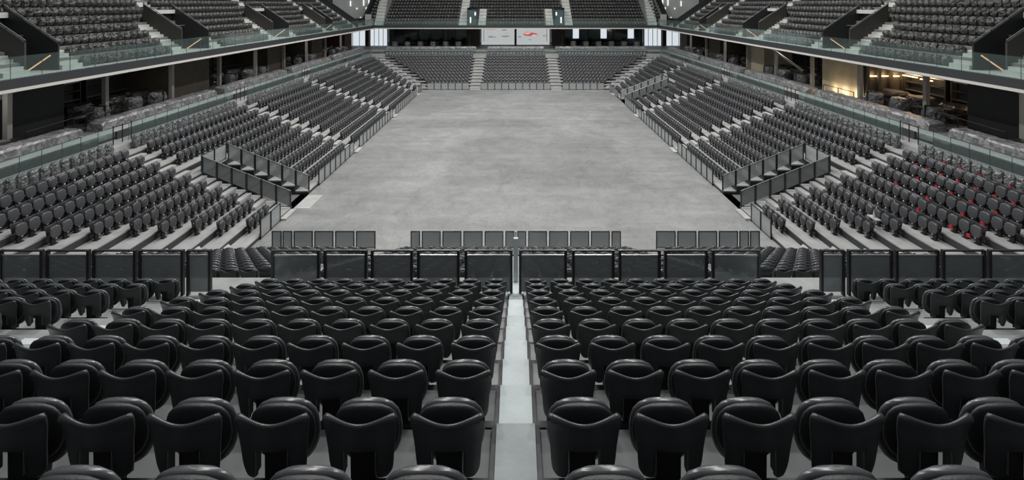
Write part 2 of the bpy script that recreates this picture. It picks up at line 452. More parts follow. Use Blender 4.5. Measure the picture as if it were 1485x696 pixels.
# ================================================================== GLASS PANEL FENCES
def fence_panel_meshes(w, ht, glassm, style):
    """panel along +x from 0..w, base at z=0"""
    fr = MB()
    pw = .055 if style == 'near' else .035
    fr.box(0, pw, -.035, .035, 0, ht); fr.box(w - pw, w, -.035, .035, 0, ht)
    fr.box(pw, w - pw, -.025, .025, ht - .03, ht)
    rails = MB()
    if style == 'near': rails.box(pw, w - pw, -.02, .02, ht - .135, ht - .105)
    else: rails.box(pw, w - pw, -.015, .015, .04, .07)
    top = ht - .135 if style == 'near' else ht - .03
    g = MB().box(pw, w - pw, -.006, .006, .07, top)
    key = '%s_%.2f' % (style, w)
    return (fr.mesh('frame_' + key, M['post']), rails.mesh('rail_' + key, M['alu'] if style == 'near' else M['post']), g.mesh('glass_' + key, glassm))
CACHE = {}
def panel(parent, w, ht, glassm, style, loc, rz=0):
    key = (round(w, 3), round(ht, 3), glassm.name, style)
    if key not in CACHE: CACHE[key] = fence_panel_meshes(w, ht, glassm, style)
    a, b, c = CACHE[key]
    f = link('fence_panel', a, parent, loc, rz)
    link('rail', b, f); link('glass_pane', c, f)
    return f

# near fence
yF = n_near(10) + .03; zF = Z(n_h(9))
spans = [(.07, 1.12), (1.23, 2.16), (2.25, 3.17), (3.25, 4.20), (4.29, 5.35), (6.67, 7.20), (7.27, 8.25), (8.31, 9.26), (9.33, 10.28), (10.35, 11.3)]
for s in (-1, 1):
    for part, sp in (('middle', spans[:5]), ('outer', spans[5:])):
        t = thing('glass_fence', 'near smoked glass panel fence, %s %s run before the lower seats' % (SIDE[s], part), 'fence', group='near glass fence runs')
        for (a, b) in sp:
            x = a if s == 1 else -b
            panel(t, b - a, .985, M['fence_glass'], 'near', (x, yF, zF))
# front fence of the lower tier on the arena floor
fs = [(.07, .51), (.61, 1.53), (1.63, 2.57), (2.67, 3.6), (3.69, 4.61), (4.7, 5.16), (6.89, 7.84), (7.93, 8.86), (8.96, 9.88), (9.97, 10.9), (10.98, 11.44), (11.5, 11.97)]
for s in (-1, 1):
    for part, sp in (('middle', fs[:6]), ('outer', fs[6:])):
        t = thing('glass_fence', 'low glass panel fence on the arena floor, near end, %s %s run' % (SIDE[s], part), 'fence', group='floor fence runs at the near end')
        for (a, b) in sp:
            x = a if s == 1 else -b
            panel(t, b - a, .86, M['court_glass'], 'court', (x, 23.7, 0))
# side front fences
for s in (-1, 1):
    runs = [(24.6, 26.7), (31.0 + .9, AIS[1] - AW), (AIS[1] + AW, AIS[2] - AW), (AIS[2] + AW, (57.6 if s == 1 else AIS[3] - AW)), ((61.6 if s == 1 else AIS[3] + AW), 66.6)]
    for ri, (a, b) in enumerate(runs):
        t = thing('glass_fence', '%s side glass panel fence at the floor edge, %s run from the near end' % (SIDE[s], od(ri+1)), 'fence', group='side floor fences')
        n = max(1, round(b - a)); w = (b - a) / n
        for i in range(n):
            panel(t, w - .03, 1.0, M['court_glass'], 'court', (s*(XI-.05), a + i*w, 0), math.pi/2)
# far front fence
for ri, (a, b) in enumerate(((-12.4, -6.5), (-4.9, 4.9), (6.5, 12.4))):
    t = thing('glass_fence', 'far end glass panel fence at the floor edge, %s run' % ['left', 'middle', 'right'][ri], 'fence', group='far floor fences')
    n = round((b - a) / 1.0); w = (b - a) / n
    for i in range(n): panel(t, w - .03, 1.0, M['court_glass'], 'court', (a + i*w, DF - .06, 0))
# vomitory fences: stepped panels following the slope
def slope_panel(parent, x0, x1, z0, z1, y, ht, gm):
    fr = MB(); e = .03
    fr.box(x0 - .03, x0 + .03, y - .03, y + .03, z0 - .1, z0 + ht)
    f = fr.obj('fence_panel', M['post'], parent)
    MB().box(x1 - .03, x1 + .03, y - .03, y + .03, z1 - .1, z1 + ht).obj('post', M['post'], f)
    MB().bar((x0, y, z0 + ht), (x1, y, z1 + ht), .028).obj('rail', M['alu'], f)
    MB().prism([(x0 + .03*(1 if x1 > x0 else -1), z0 + .05), (x1 - .03*(1 if x1 > x0 else -1), z1 + .05), (x1 - .03*(1 if x1 > x0 else -1), z1 + ht - .03), (x0 + .03*(1 if x1 > x0 else -1), z0 + ht - .03)], 'y', y - .006, y + .006).obj('glass_pane', gm, f)
for s in (-1, 1):
    for vi, (a, b) in enumerate(VOM[s]):
        t = thing('glass_fence', 'stepped glass railing around the %s %s stand passage' % (['near', 'far'][vi], SIDE[s]), 'fence', group='passage railings')
        for y in (a - .05, b + .05):
            for k in range(0, 6):
                slope_panel(t, s*(XI + P*k + .02), s*(XI + P*(k+1) - .04), Z(hx(k)), Z(hx(k)) + R_*.95, y, .95, M['fence_glass'] if y < a else M['court_glass'])
        n = 2; w = (b - a) / n
        for i in range(n):
            panel(t, w - .02, 1.0, M['court_glass'], 'court', (s*18.3, a + i*w, Z(hx(6))), math.pi/2)

# ================================================================== GLASS BALUSTRADES (lower ledge and balcony edge)
def balustrade(label, axis, c, a0, a1, z0, ht, pitch, gaps=()):
    t = thing('glass_balustrade', label, 'balustrade')
    n = round((a1 - a0) / pitch); w = (a1 - a0) / n
    key = ('bal', axis, round(w, 3), round(ht, 3))
    if key not in CACHE:
        me = (MB().box(-.008, .008, .006, w - .006, 0, ht) if axis == 'y' else MB().box(.006, w - .006, -.008, .008, 0, ht)).mesh('pane', M['green_glass'])
        e = len(me.polygons)
        g = MB(); g.v = [tuple(v.co) for v in me.vertices]; g.f = [tuple(p.vertices) for p in me.polygons]
        if axis == 'y': g.box(-.010, .010, -.010, .006, 0, ht)
        else: g.box(-.010, .006, -.010, .010, 0, ht)
        me = g.mesh('glass_pane', M['green_glass']); me.materials.append(M['joint'])
        for p in me.polygons:
            if p.index >= e: p.material_index = 1
        CACHE[key] = me
    for i in range(n):
        p = a0 + i*w
        if any(g0 - w*.5 < p + w*.5 - w*.5 and p + w*.5 < g1 + w*.0 + w*.3 for (g0, g1) in gaps): continue
        link('glass_pane', CACHE[key], t, (c, p, z0) if axis == 'y' else (p, c, z0))
    return t
for s in (-1, 1):
    gp = [(27.7, 29.0), (39.9, 41.1), (52.2, 53.4), (64.4, 65.6)]
    t = balustrade('green tinted glass balustrade above the top covered row, %s stand' % SIDE[s], 'y', s*23.1, 14, 77.5, Z(8.1), 1.03, 1.05, gp)
    for (g0, g1) in gp:
        for yy in (g0, (g0+g1)/2, g1):
            MB().box(s*23.08, s*23.12, yy-.02, yy+.02, Z(8.1), Z(7.0)).obj('post', M['post'], t)
balustrade('green tinted glass balustrade above the far stand', 'x', 77.9, -21.0, 21.0, Z(8.1), .95, 1.05, [(-6.4, -4.8), (4.8, 6.4)])

# ================================================================== BALCONY
BX, BD = 23.5, 80.3
for s in (-1, 1):
    t = thing('balcony', 'upper seating balcony along the %s side with dark fascia and white lower edge' % SIDE[s], 'balcony')
    ya, yb = 10, BD + .3
    MB().box(s*BX, s*(BX+.25), ya, yb, Z(3.97), Z(3.52)).obj('fascia', M['fascia'], t)
    MB().box(s*(BX-.04), s*(BX+.35), ya, yb, Z(4.12), Z(3.97)).obj('white_edge', M['white'], t)
    MB().box(s*(BX+.35), s*34.9, ya, 91, Z(4.12), Z(4.02)).obj('soffit', M['soffit'], t)
    MB().box(s*(BX+.25), s*34.9, ya, 91, Z(3.8), Z(3.6)).obj('deck', M['ustep'], t)
    balustrade('green tinted glass balustrade on the %s balcony edge' % SIDE[s], 'y', s*(BX+.1), 12, 79.8, Z(3.55), 1.08, 1.5)
t = thing('balcony', 'upper seating balcony across the far end with dark fascia', 'balcony')
MB().box(-BX-.3, BX+.3, BD, BD+.25, Z(3.97), Z(3.52)).obj('fascia', M['fascia'], t)
MB().box(-BX-.3, BX+.3, BD-.04, BD+.35, Z(4.12), Z(3.97)).obj('white_edge', M['white'], t)
MB().box(-BX, BX, BD+.35, 91, Z(4.12), Z(4.02)).obj('soffit', M['soffit'], t)
MB().box(-BX, BX, BD+.25, 91, Z(3.8), Z(3.6)).obj('deck', M['ustep'], t)
balustrade('green tinted glass balustrade on the far balcony edge', 'x', BD+.1, -23.2, 23.2, Z(3.55), 1.0, 1.45)

UP, UR, U0 = .8, .55, 24.5
NU = 9
def uh(j): return 3.55 - UR*j
def stair(s, n, p, q, t):
    x = U0 + .35 + UP/3*n
    MB().box(s*x, s*(x + UP/3 - .002), p, q, Z(3.6 - UR/3*(n+1) - .06) - .75 if n > 3 else Z(3.6), Z(3.6 - UR/3*(n+1) - .06)).obj('step', M['ustep'], t)
UV = [(24.7, 26.4), (36.3, 39.3), (49.9, 53.2), (63.5, 65.8)]       # vomitories in the side balconies
for s in (-1, 1):
    t = thing('balcony_terrace', 'raked upper terrace with pale stairs, %s balcony' % SIDE[s], 'terrace')
    for j in range(1, NU+1):
        x0 = U0 + UP*j
        for (a, b) in cut(12, 75, UV if j < 4 else []):
            MB().box(s*x0, s*(x0+UP), a, b, Z(uh(j)) - .62, Z(uh(j))).obj('tread', M['utread'], t)
    for vi, (a, b) in enumerate(UV):
        st = [(a - 1.3, a - .06), (b + .06, b + 1.3)]
        for (p, q) in st:
            for n in range(0, 11):
                stair(s, n, p, q, t)
        c = b - .75
        for n in range(12, 30): stair(s, n, c - .62, c + .62, t)
        # dark sloping side walls of the vomitory with rails
        for wi, y in enumerate((a, b)):
            v = thing('vomitory_wall', '%s sloping %s wall of the %s stair opening in the %s balcony' % (['near', 'far'][wi], ['brownish', 'black'][wi], od(vi+1), SIDE[s]), 'wall', group='balcony stair opening walls')
            xA = 25.0 if wi else 25.1
            hA = 2.15 if wi else 1.95; xB = 28.0; hB = hA - .68*(xB - xA)
            MB().prism([(s*xA, Z(3.6)), (s*xA, Z(hA)), (s*xB, Z(hB)), (s*xB, Z(3.6))], 'y', y - .05, y + .05).obj('panel', M['vom'] if wi else M['vom2'], v)
            MB().bar((s*xA, y, Z(hA - .10)), (s*xB, y, Z(hB - .10)), .025).obj('rail', M['alu'], v)
            for q in range(4):
                f = q/3; MB().box(s*(xA + (xB-xA)*f) - .02, s*(xA + (xB-xA)*f) + .02, y-.02, y+.02, Z(hA + (hB-hA)*f) , Z(hA + (hB-hA)*f - .1)).obj('rail_post', M['post'], v)
        MB().box(s*27.7, s*27.95, a + .05, b - .05, Z(.75), Z(.45)).obj('lintel', M['ustep'], t)
        MB().box(s*28.0, s*28.1, a, b, Z(3.6), Z(.7)).obj('passage_back', M['vom'], t)
        MB().box(s*26.9, s*27.0, a + .05, b - .05, Z(1.75), Z(1.68)).obj('inner_rail', M['alu'], t)
        hr = MB().bar((s*24.65, (a+b)/2, Z(2.72)), (s*25.75, (a+b)/2 - .05, Z(3.5)), .035)
        tag(hr.obj('handrail', M['led_rail']), 'short sloping warm-lit handrail at the %s stair opening in the %s balcony' % (od(vi+1), SIDE[s]), 'handrail', 'lit handrails in the balcony')
    v = thing('vomitory_wall', 'black sloping end wall closing the far end of the %s balcony seats' % SIDE[s], 'wall')
    MB().prism([(s*24.6, Z(3.6)), (s*24.6, Z(2.6)), (s*31.5, Z(-2.2)), (s*31.5, Z(3.6))], 'y', 75.1, 75.3).obj('panel', M['vom'], v)
    for n in range(0, 28): stair(s, n, 73.8, 75.0, t)
# far balcony terrace
UD = 81.3
t = thing('balcony_terrace', 'raked upper terrace with pale stairs on the far balcony', 'terrace')
for j in range(1, NU+1):
    for (a, b) in cut(-25.5, 25.5, [(-8.2, -6.4), (6.4, 8.2)] if j < 6 else []):
        MB().box(a, b, UD + UP*j, UD + UP*(j+1), Z(uh(j)) - .62, Z(uh(j))).obj('tread', M['utread'], t)
for s in (-1, 1):
    for (a, b, n1) in ((5.1, 6.35, 10), (8.25, 9.6, 18), (22.4, 23.8, 18)):
        for n in range(0, n1):
            sk = 0.06*n if a > 20 else 0
            MB().box(s*(a + sk), s*(b + sk), UD + .4*n, UD + .4*n + .8, Z(3.6) if n < 9 else Z(3.6 - UR/2*(n-6)), Z(3.6) + UR/2*(n+1)).obj('step', M['ustep'], t)
    v = thing('stair_opening', 'dark stair opening with glass front in the far balcony, %s of centre' % SIDE[s], 'opening')
    MB().box(s*6.42, s*6.5, UD, UD + 4.6, Z(3.6), Z(.6)).obj('side_wall', M['vom'], v)
    MB().box(s*8.1, s*8.18, UD, UD + 4.6, Z(3.6), Z(.6)).obj('side_wall', M['vom'], v)
    MB().box(s*6.5, s*8.1, UD + 4.5, UD + 4.6, Z(3.6), Z(.1)).obj('back_wall', M['vom'], v)
    MB().box(s*6.5, s*8.1, UD + .3, UD + .34, Z(3.55), Z(1.0)).obj('glass_front', M['teal'], v)
    MB().box(s*6.75, s*6.95, UD + .24, UD + .29, Z(1.9), Z(1.35)).obj('sign_strip', M['strip_lamp'], v)
    MB().box(s*7.55, s*7.75, UD + .24, UD + .29, Z(3.2), Z(2.2)).obj('sign_strip', M['strip_lamp'], v)
    # end walls of the far balcony and pale cabinet
    MB().prism([(UD, Z(3.6)), (UD, Z(2.2)), (UD + 7, Z(-2.6)), (UD + 7, Z(3.6))], 'x', s*25.6, s*25.8).obj('end_wall', M['vom'], t)
    cb = MB().box(s*24.3, s*25.3, BD + .7, BD + 1.0, Z(3.6), Z(1.7))
    tag(cb.obj('notice_panel', M['column']), 'pale upright notice panel at the %s end of the far balcony' % SIDE[s], 'panel')
# grey corner wall with lamp strips behind
for s in (-1, 1):
    wb = tag(MB().box(s*26.0, s*34.9, 92, 92.3, Z(3.6), Z(-6)).obj('wall_corner_' + SIDE[s], M['grey_wall']), kind='structure')
    MB().box(s*26.0, s*34.9, 91.5, 91.98, Z(3.6), Z(2.7)).obj('wall_base', M['riser'], wb)
    for (x, h0, h1) in ((27.1, 2.4, 1.2), (27.6, .9, .6), (28.4, 1.0, .6), (28.9, .3, -.9), (30.2, 1.0, .7), (27.9, .2, -.8), (29.5, 2.6, 2.45), (31.4, .4, -.6)):
        MB().box(s*x, s*(x+.16), 91.85, 91.97, Z(h0), Z(h1)).obj('strip_light', M['strip_lamp'], wb)

# ================================================================== LOUNGES UNDER THE BALCONY
LH, LT = 7.65, 4.14
for s in (-1, 1):
    for y in (24, 34, 47, 60, 72):
        lamp((s*26.2, y, Z(4.3)), .5, 26, (1, .96, .9), name='lounge_fill')  # unseen fill lamps added under the soffit to brighten the lounges
SHELF = {}
for s in (-1, 1):
    wl = MB().box(s*30.3, s*30.5, 12, 98, Z(LH), Z(LT)).obj('wall_lounge_' + SIDE[s], M['darkwall']); tag(wl, kind='structure')
    # cores
    for ci, (a, b, mm) in enumerate(((21.5, 28.9, 'vom'), (37.7, 42.6, 'beige' if s == 1 else 'wood'), (52.6, 56.2, 'beige' if s == 1 else 'wood'), (64.0, 67.6, 'wood'), (76.3, 79.6, 'maroon' if s == -1 else 'wood'))):
        cr = MB().box(s*27.05, s*30.28, a, b, Z(LH), Z(LT)).obj('stair_core', M[mm])
        tag(cr, '%s full height stair block under the %s balcony, %s from the near end' % ({'vom': 'black', 'beige': 'beige', 'wood': 'brown', 'maroon': 'dark red'}[mm], SIDE[s], od(ci+1)), 'wall block')
        if ci in (0,):
            tag(MB().prism([(20, Z(LT)), (28.0, Z(LT)), (20.0, Z(6.6))], 'x', s*26.9, s*27.04).obj('sloping_soffit', M['soffit']), 'beige triangular stair soffit under the near end of the %s balcony' % SIDE[s], 'soffit')
    # columns
    for n in range(9):
        y = 25.4 + 6.05*n
        c = MB().box(s*26.75 - .13, s*26.75 + .13, y - .13, y + .13, Z(LH), Z(LT))
        tag(c.obj('column', M['column']), 'pale square column under the %s balcony, %s from the near end' % (SIDE[s], od(n+1)), 'column', 'columns under the balconies')
    # shelving bays on the lounge wall
    for bi, (a, b) in enumerate(((29.3, 33.2), (33.6, 37.2), (43, 47.4), (47.8, 52.2), (56.6, 60), (60.4, 63.7))):
        sh = thing('wall_shelf', 'dark open shelving on the %s lounge wall, %s bay' % (SIDE[s], od(bi+1)), 'shelf')
        MB().box(s*29.9, s*30.27, a, a+.08, Z(LH), Z(LT)).obj('upright', M['shelf'], sh)
        MB().box(s*29.9, s*30.27, b-.08, b, Z(LH), Z(LT)).obj('upright', M['shelf'], sh)
        MB().box(s*29.9, s*30.27, (a+b)/2-.04, (a+b)/2+.04, Z(LH), Z(LT)).obj('upright', M['shelf'], sh)
        SHELF[(s, bi)] = sh
        for q in range(5):
            MB().box(s*29.92, s*30.25, a+.08, b-.08, Z(LH - .5 - .6*q), Z(LH - .56 - .6*q)).obj('shelf_board', M['alu'] if q in (1, 3) else M['shelf'], sh)
pf = thing('panelled_front', 'dark panelled front with piers at the near end of the lit beige wall', 'panelling')
MB().box(27.05, 30.2, 37.5, 37.66, Z(LH), Z(LT)).obj('panel', M['wood'], pf)
for x in (27.1, 28.0, 28.9, 29.8): MB().box(x, x + .22, 37.25, 37.5, Z(LH), Z(LT)).obj('pier', M['shelf'], pf)
q = MB().box(27.35, 29.75, 37.42, 37.49, Z(5.62), Z(5.55)).obj('strip_lamp', M['warm_lamp'], pf); q['label'] = 'warm glowing strip lamp'
for x in (27.65, 28.55, 29.5): lamp((x, 37.3, Z(5.5)), .1, 8, (1, .70, .40), kind='POINT', name='strip_light_glow')
# warm wall lamps in the right lounge
for (y0, y1, h) in ((29.4, 31.0, 5.95), (34.6, 35.6, 5.55), (35.9, 37.2, 5.5)):
    q = MB().box(29.80, 29.91, y0, y1, Z(h), Z(h - .07)).obj('strip_lamp', M['warm_lamp'], SHELF[(1, 0 if y0 < 32 else 1)]); q['label'] = 'warm glowing strip lamp'
    lamp((29.5, (y0+y1)/2, Z(h - .12)), .25, 28, (1, .68, .38), kind='POINT', name='strip_light_glow')
for (y, p) in ((38.3, 10), (39.6, 14), (40.8, 10)):
    lamp((26.7, y, Z(7.2)), .12, p*2.2, (1, .78, .48), kind='POINT', name='uplight_glow')
    tag(MB().bar((26.7, y, Z(7.65)), (26.7, y, Z(7.42)), .08, 12).obj('floor_uplight', M['dark']), 'small black floor uplighter against the beige wall, %s' % {38.3: 'nearest', 39.6: 'middle one', 40.8: 'farthest'}[y], 'lamp')
tag(MB().bar((25.2, 48.3, Z(4.2)), (26.7, 44.8, Z(6.2)), .12, 8).obj('diagonal_strut', M['column']), 'pale diagonal strut under the right balcony', 'strut')

# far lounge facade at D = 89
Y = 89.0
def fac(x0, x1, m, name, label, cat, h0=LH, h1=LT, y=Y):
    return tag(MB().box(x0, x1, y, y+.15, Z(h0), Z(h1)).obj(name, M[m]), label, cat)
wi = 0
def windowbay(x0, x1, lit):
    global wi
    wi += 1
    w = MB().box(x0, x0+.12, Y-.05, Y+.1, Z(LH), Z(LT)).box(x1-.12, x1, Y-.05, Y+.1, Z(LH), Z(LT)).box(x0+.12, x1-.12, Y-.05, Y+.1, Z(LT+.12), Z(LT)).obj('window_%d' % wi, M['alu'] if lit else M['shelf'])
    tag(w, kind='structure')
    MB().box(x0+.12, x1-.12, Y, Y+.04, Z(LH), Z(LT+.12)).obj('pane', M['daylight'] if lit else M['window_glass'], w)
    if not lit: MB().box(x0+.12, x1-.12, Y+2.5, Y+2.6, Z(LH), Z(LT+.12)).obj('room_back', M['darkwall'], w)
    n = 4 if lit else 2
    for i in range(1, n): MB().box(x0 + (x1-x0)*i/n - .05, x0 + (x1-x0)*i/n + .05, Y-.04, Y-.005, Z(LH), Z(LT+.12)).obj('mullion', M['column'] if lit else M['shelf'], w)
for s in (-1, 1):
    a = [windowbay(min(s*x0, s*x1), max(s*x0, s*x1), lit) for (x0, x1, lit) in ((8.9, 13.3, False), (13.3, 18.0, False), (18.0, 23.3, False), (23.6, 26.9, True), (27.6, 32.5, True))]
    tag(MB().box(s*6.6, s*8.9, Y-.1, Y+.1, Z(LH), Z(LT)).obj('wall_block', M['wood']), 'dark brown wall block beside the white banner, %s side' % SIDE[s], 'wall block')
    tag(MB().box(s*26.9, s*27.6, Y-.6, Y, Z(LH), Z(LT)).obj('column', M['wood']), 'dark brown corner column at the %s end of the far lounge' % SIDE[s], 'column')
    tag(MB().box(s*8.4, s*8.55, Y-.4, Y-.2, Z(LH), Z(5.5)).obj('slim_post', M['column']), 'slim pale post in front of the %s brown wall block' % SIDE[s], 'post')
# bright vertical window reflections, put in as glowing panels in the right bays
for i, x in enumerate((10.5, 15.6, 20.6)):
    tag(MB().box(x, x+1.1, Y-.25, Y-.2, Z(6.3), Z(LT+.02)).obj('reflection_panel', M['daylight']), 'glowing panel as window reflection in the far right lounge, %s from the centre' % od(i+1), 'reflection panel')
bn = thing('banner', 'pair of white banners with faint red print under the far balcony', 'banner', (0, Y-.3, 0))
for (x0, x1) in ((-6.3, -.25), (.15, 6.2)):
    MB().box(x0, x1, 0, .05, Z(7.45), Z(LT+.02)).obj('banner_sheet', M['banner'], bn)
MB().box(-.25, .15, -.05, .1, Z(LH), Z(LT)).obj('banner_post', M['shelf'], bn)
for x in (-5.95, 5.6): MB().box(x, x+.2, -.08, -.01, Z(6.9), Z(LT+.1)).obj('banner_bar', M['banner_grey'], bn)
def blob(x, h, w, t, m, n=14):
    MB().prism([(x + w*math.cos(2*math.pi*i/n), Z(h) + t*math.sin(2*math.pi*i/n)) for i in range(n)], 'y', -.02, -.004).obj('printed_emblem', m, bn)
blob(2.7, 5.55, 1.35, .33, M['banner_red']); blob(2.1, 5.25, .55, .3, M['banner_pink']); blob(3.6, 5.75, .7, .16, M['banner_pink'])
blob(-4.6, 4.5, 1.2, .3, M['banner_pink']); blob(-2.1, 4.75, .55, .14, M['banner_grey'])
for (x, h, w, t) in ((-4.6, 6.0, .5, .16), (-3.9, 6.05, .25, .12), (.7, 6.0, .35, .12), (2.6, 6.5, .35, .08), (-1.6, 5.3, .5, .1), (5.3, 5.8, .45, .3), (-1.9, 5.9, .8, .15)): blob(x, h, w, t, M['banner_grey'] if x < 3 and h > 5.4 else M['banner_pink'])

# ================================================================== PLASTIC COVERED COUNTERS
def sheet(y0, y1, s, seed, x0=24.75, x1=25.7, htop=7.04, hbot=7.55):
    """draped sheet over a low counter along y; local x runs outward"""
    prof = [(x0-.04, hbot), (x0-.03, hbot-.18), (x0-.01, hbot-.36), (x0+.05, htop+.03), (x0+.25, htop), (x0+.5, htop), (x0+.75, htop), (x1-.05, htop+.02), (x1, htop+.14), (x1+.02, hbot)]
    n = max(4, int((y1-y0)/.16)); v = []; f = []
    for i in range(n+1):
        y = y0 + (y1-y0)*i/n
        for j, (x, h) in enumerate(prof):
            nz = noise.noise(Vector((y*1.7 + seed, j*.55, seed))) * .05 + noise.noise(Vector((y*5 + j*1.1, j*.8, seed))) * .025
            e = .12 if i in (0, n) else 0
            v.append((s*(x + nz), y, Z(h + e) + (nz if j > 2 else 0)))
    m = len(prof)
    for i in range(n):
        for j in range(m-1): f.append((i*m+j, i*m+j+1, (i+1)*m+j+1, (i+1)*m+j))
    f.append(tuple(range(m))); f.append(tuple(n*m + j for j in range(m))[::-1])
    mb = MB(); mb.v = v; mb.f = f; return mb
CT = [(13.0, 27.6), (28.9, 39.9), (41.0, 52.2), (53.4, 64.6), (65.6, 78.6)]
for s in (-1, 1):
    for i, (a, b) in enumerate(CT):
        t = thing('covered_counter', 'long counter under crumpled clear plastic sheet, %s side, %s from near' % (SIDE[s], od(i+1)), 'counter')
        MB().box(s*24.8, s*25.62, a+.1, b-.1, Z(LH), Z(7.12)).obj('counter_body', M['sofa'], t)
        sheet(a, b, s, i*3.1 + s).obj('plastic_sheet', M['wrap_light'], t, smooth=False)
        # dark wrapped seat row backs in front of it, at the ledge
        MB().box(s*23.85, s*24.0, a, b, Z(8.1), Z(7.64)).obj('kick_board', M['riser'], t)
for i, (a, b) in enumerate(((-21.6, -6.6), (-4.7, 4.7), (6.6, 21.6))):
    t = thing('covered_counter', 'long counter under plastic sheet at the top of the far stand, %s' % ['left', 'middle', 'right'][i], 'counter')
    MB().box(a+.1, b-.1, 80.0, 80.9, Z(LH), Z(7.12)).obj('counter_body', M['sofa'], t)
    sm = sheet(a, b, 1, i*2.2, 79.95, 80.95)
    sm.v = [(y, x, z) for (x, y, z) in sm.v]; sm.f = [q[::-1] for q in sm.f]
    sm.obj('plastic_sheet', M['wrap_light'], t)
    MB().box(a, b, 79.1, 79.28, Z(8.1), Z(7.66)).obj('kick_board', M['sofa'], t)

# ================================================================== LOUNGE FURNITURE (wrapped)
def lump(sx, sy, sz, seed, amp=.07, nz=7, nr=18, ex=3.2):
    rings = []
    for i in range(nz+1):
        t = i/nz; z = sz*t; k = (1 - abs(2*t-1)**5.0)**.2 if 0 < t < 1 else .80
        k = k if t > .5 else max(k, .97)
        r = []
        for j in range(nr):
            a = 2*math.pi*j/nr; c, q = math.cos(a), math.sin(a)
            rr = (abs(c)**ex + abs(q)**ex)**(-1/ex)
            n = noise.noise(Vector((c*2.3+seed, q*2.3, z*5+seed)))*amp
            r.append(((sx/2*k+n)*rr*c, (sy/2*k+n)*rr*q, max(0, z + (n*.6 if 0 < t else 0))))
        rings.append(r)
    mb = MB(); mb.rings(rings); return mb
LUMP = {
    'wrapped_table': [lump(1.5, 1.9, 1.15, q, .13).mesh('wrapped_table', M['wrap_dark']) for q in (1.2, 5.7)],
    'wrapped_armchair': [lump(.95, 1.1, 1.18, q, .08).mesh('wrapped_armchair', M['wrap_mid']) for q in (2.2, 8.7, 4.4)],
}
STRAP = MB().box(-.53, .53, -.06, .0, 0, 1.24).mesh('strap', M['post'])
OTT = MB().box(-.22, .22, -.3, .3, 0, .62).mesh('ottoman', M['box'])
def place(kind, i, s, x, y, label, cat, z=Z(LH)):
    o = link(kind, LUMP[kind][i % len(LUMP[kind])], None, (s*x, y, z), random.uniform(-.15, .15)); tag(o, label, cat, group='wrapped furniture in the lounges')
    return o
bays = [(29.8, 36.8), (43.4, 51.8), (57, 63.4), (68.3, 75.6)]
for s in (-1, 1):
    cnt = 0
    for bi, (a, b) in enumerate(bays):
        n = int((b-a)//2.3)
        for q in range(n):
            y = a + (q+.5)*(b-a)/n
            dc = (y - 25.4 + 3.025) % 6.05 - 3.025
            if abs(dc) < .8: y += (.85 - abs(dc))*(1 if dc > 0 else -1)
            w = 'bay %s, %s place from near' % (['one', 'two', 'three', 'four'][bi], od(q+1))
            place('wrapped_table', q, s, 28.5, y + .6, 'dark plastic-wrapped table in the %s lounge, %s' % (SIDE[s], w), 'table')
            o = place('wrapped_armchair', q + bi, s, 26.45, y, 'clear-wrapped armchair behind the counter, %s lounge, %s' % (SIDE[s], w), 'armchair')
            if q % 2 == 0: link('strap', STRAP, o)
            tag(link('ottoman', OTT, None, (s*27.35, y + 1.05, Z(LH))), 'black low cube stool in the %s lounge, %s' % (SIDE[s], w), 'stool', 'black stools in the lounges')
    # near end pieces
    place('wrapped_armchair', 1, s, 27.2, 21.0, 'plastic-wrapped armchair at the near end of the %s lounge' % SIDE[s], 'armchair')
    cab = thing('wrapped_cabinet', 'low cabinet with plastic-covered doors at the near end of the %s lounge' % SIDE[s], 'cabinet', (s*26.4, 24.2, Z(LH)))
    MB().box(-.4, .4, -1.5, .6, 0, .62).obj('cabinet_body', M['sofa'], cab)
    for q in range(3): MB().box(-s*.41, -s*.43, -1.45 + q*.68, -.82 + q*.68, .06, .56).obj('door', M['wrap_mid'], cab)
    MB().box(-.42, .42, -1.52, .62, .62, .68).obj('cabinet_top', M['wrap_light'], cab)
    MB().box(-.4, .4, .62, 1.3, 0, .56).obj('side_unit', M['box'], cab)
    # rail along the lounge steps
    rl = thing('lounge_rail', 'thin black rail beside the near dark stair block, %s lounge' % SIDE[s], 'rail')
    MB().bar((s*26.2, 25.8, Z(6.85)), (s*26.2, 31.5, Z(6.65)), .025).obj('top_bar', M['post'], rl)
    for y in (25.8, 28.6, 31.5): MB().bar((s*26.2, y, Z(LH)), (s*26.2, y, Z(6.75)), .03).obj('rail_post', M['post'], rl)
# far lounge furniture
for s in (-1, 1):
    for q in range(6):
        o = link('wrapped_armchair', LUMP['wrapped_armchair'][q % 3], None, (s*(10 + 2.2*q), 84.0, Z(LH))); tag(o, 'plastic-wrapped armchair in the far lounge, %s half, %s from the centre' % (SIDE[s], od(q+1)), 'armchair')
# rail by the beige wall on the right
rl = thing('lounge_rail', 'thin black rail in front of the lit beige wall', 'rail')
MB().bar((25.9, 40.6, Z(6.75)), (25.9, 37.0, Z(6.75)), .03).obj('top_bar', M['post'], rl)
for y in (40.6, 38.8, 37.0): MB().bar((25.9, y, Z(LH)), (25.9, y, Z(6.75)), .035).obj('rail_post', M['post'], rl)

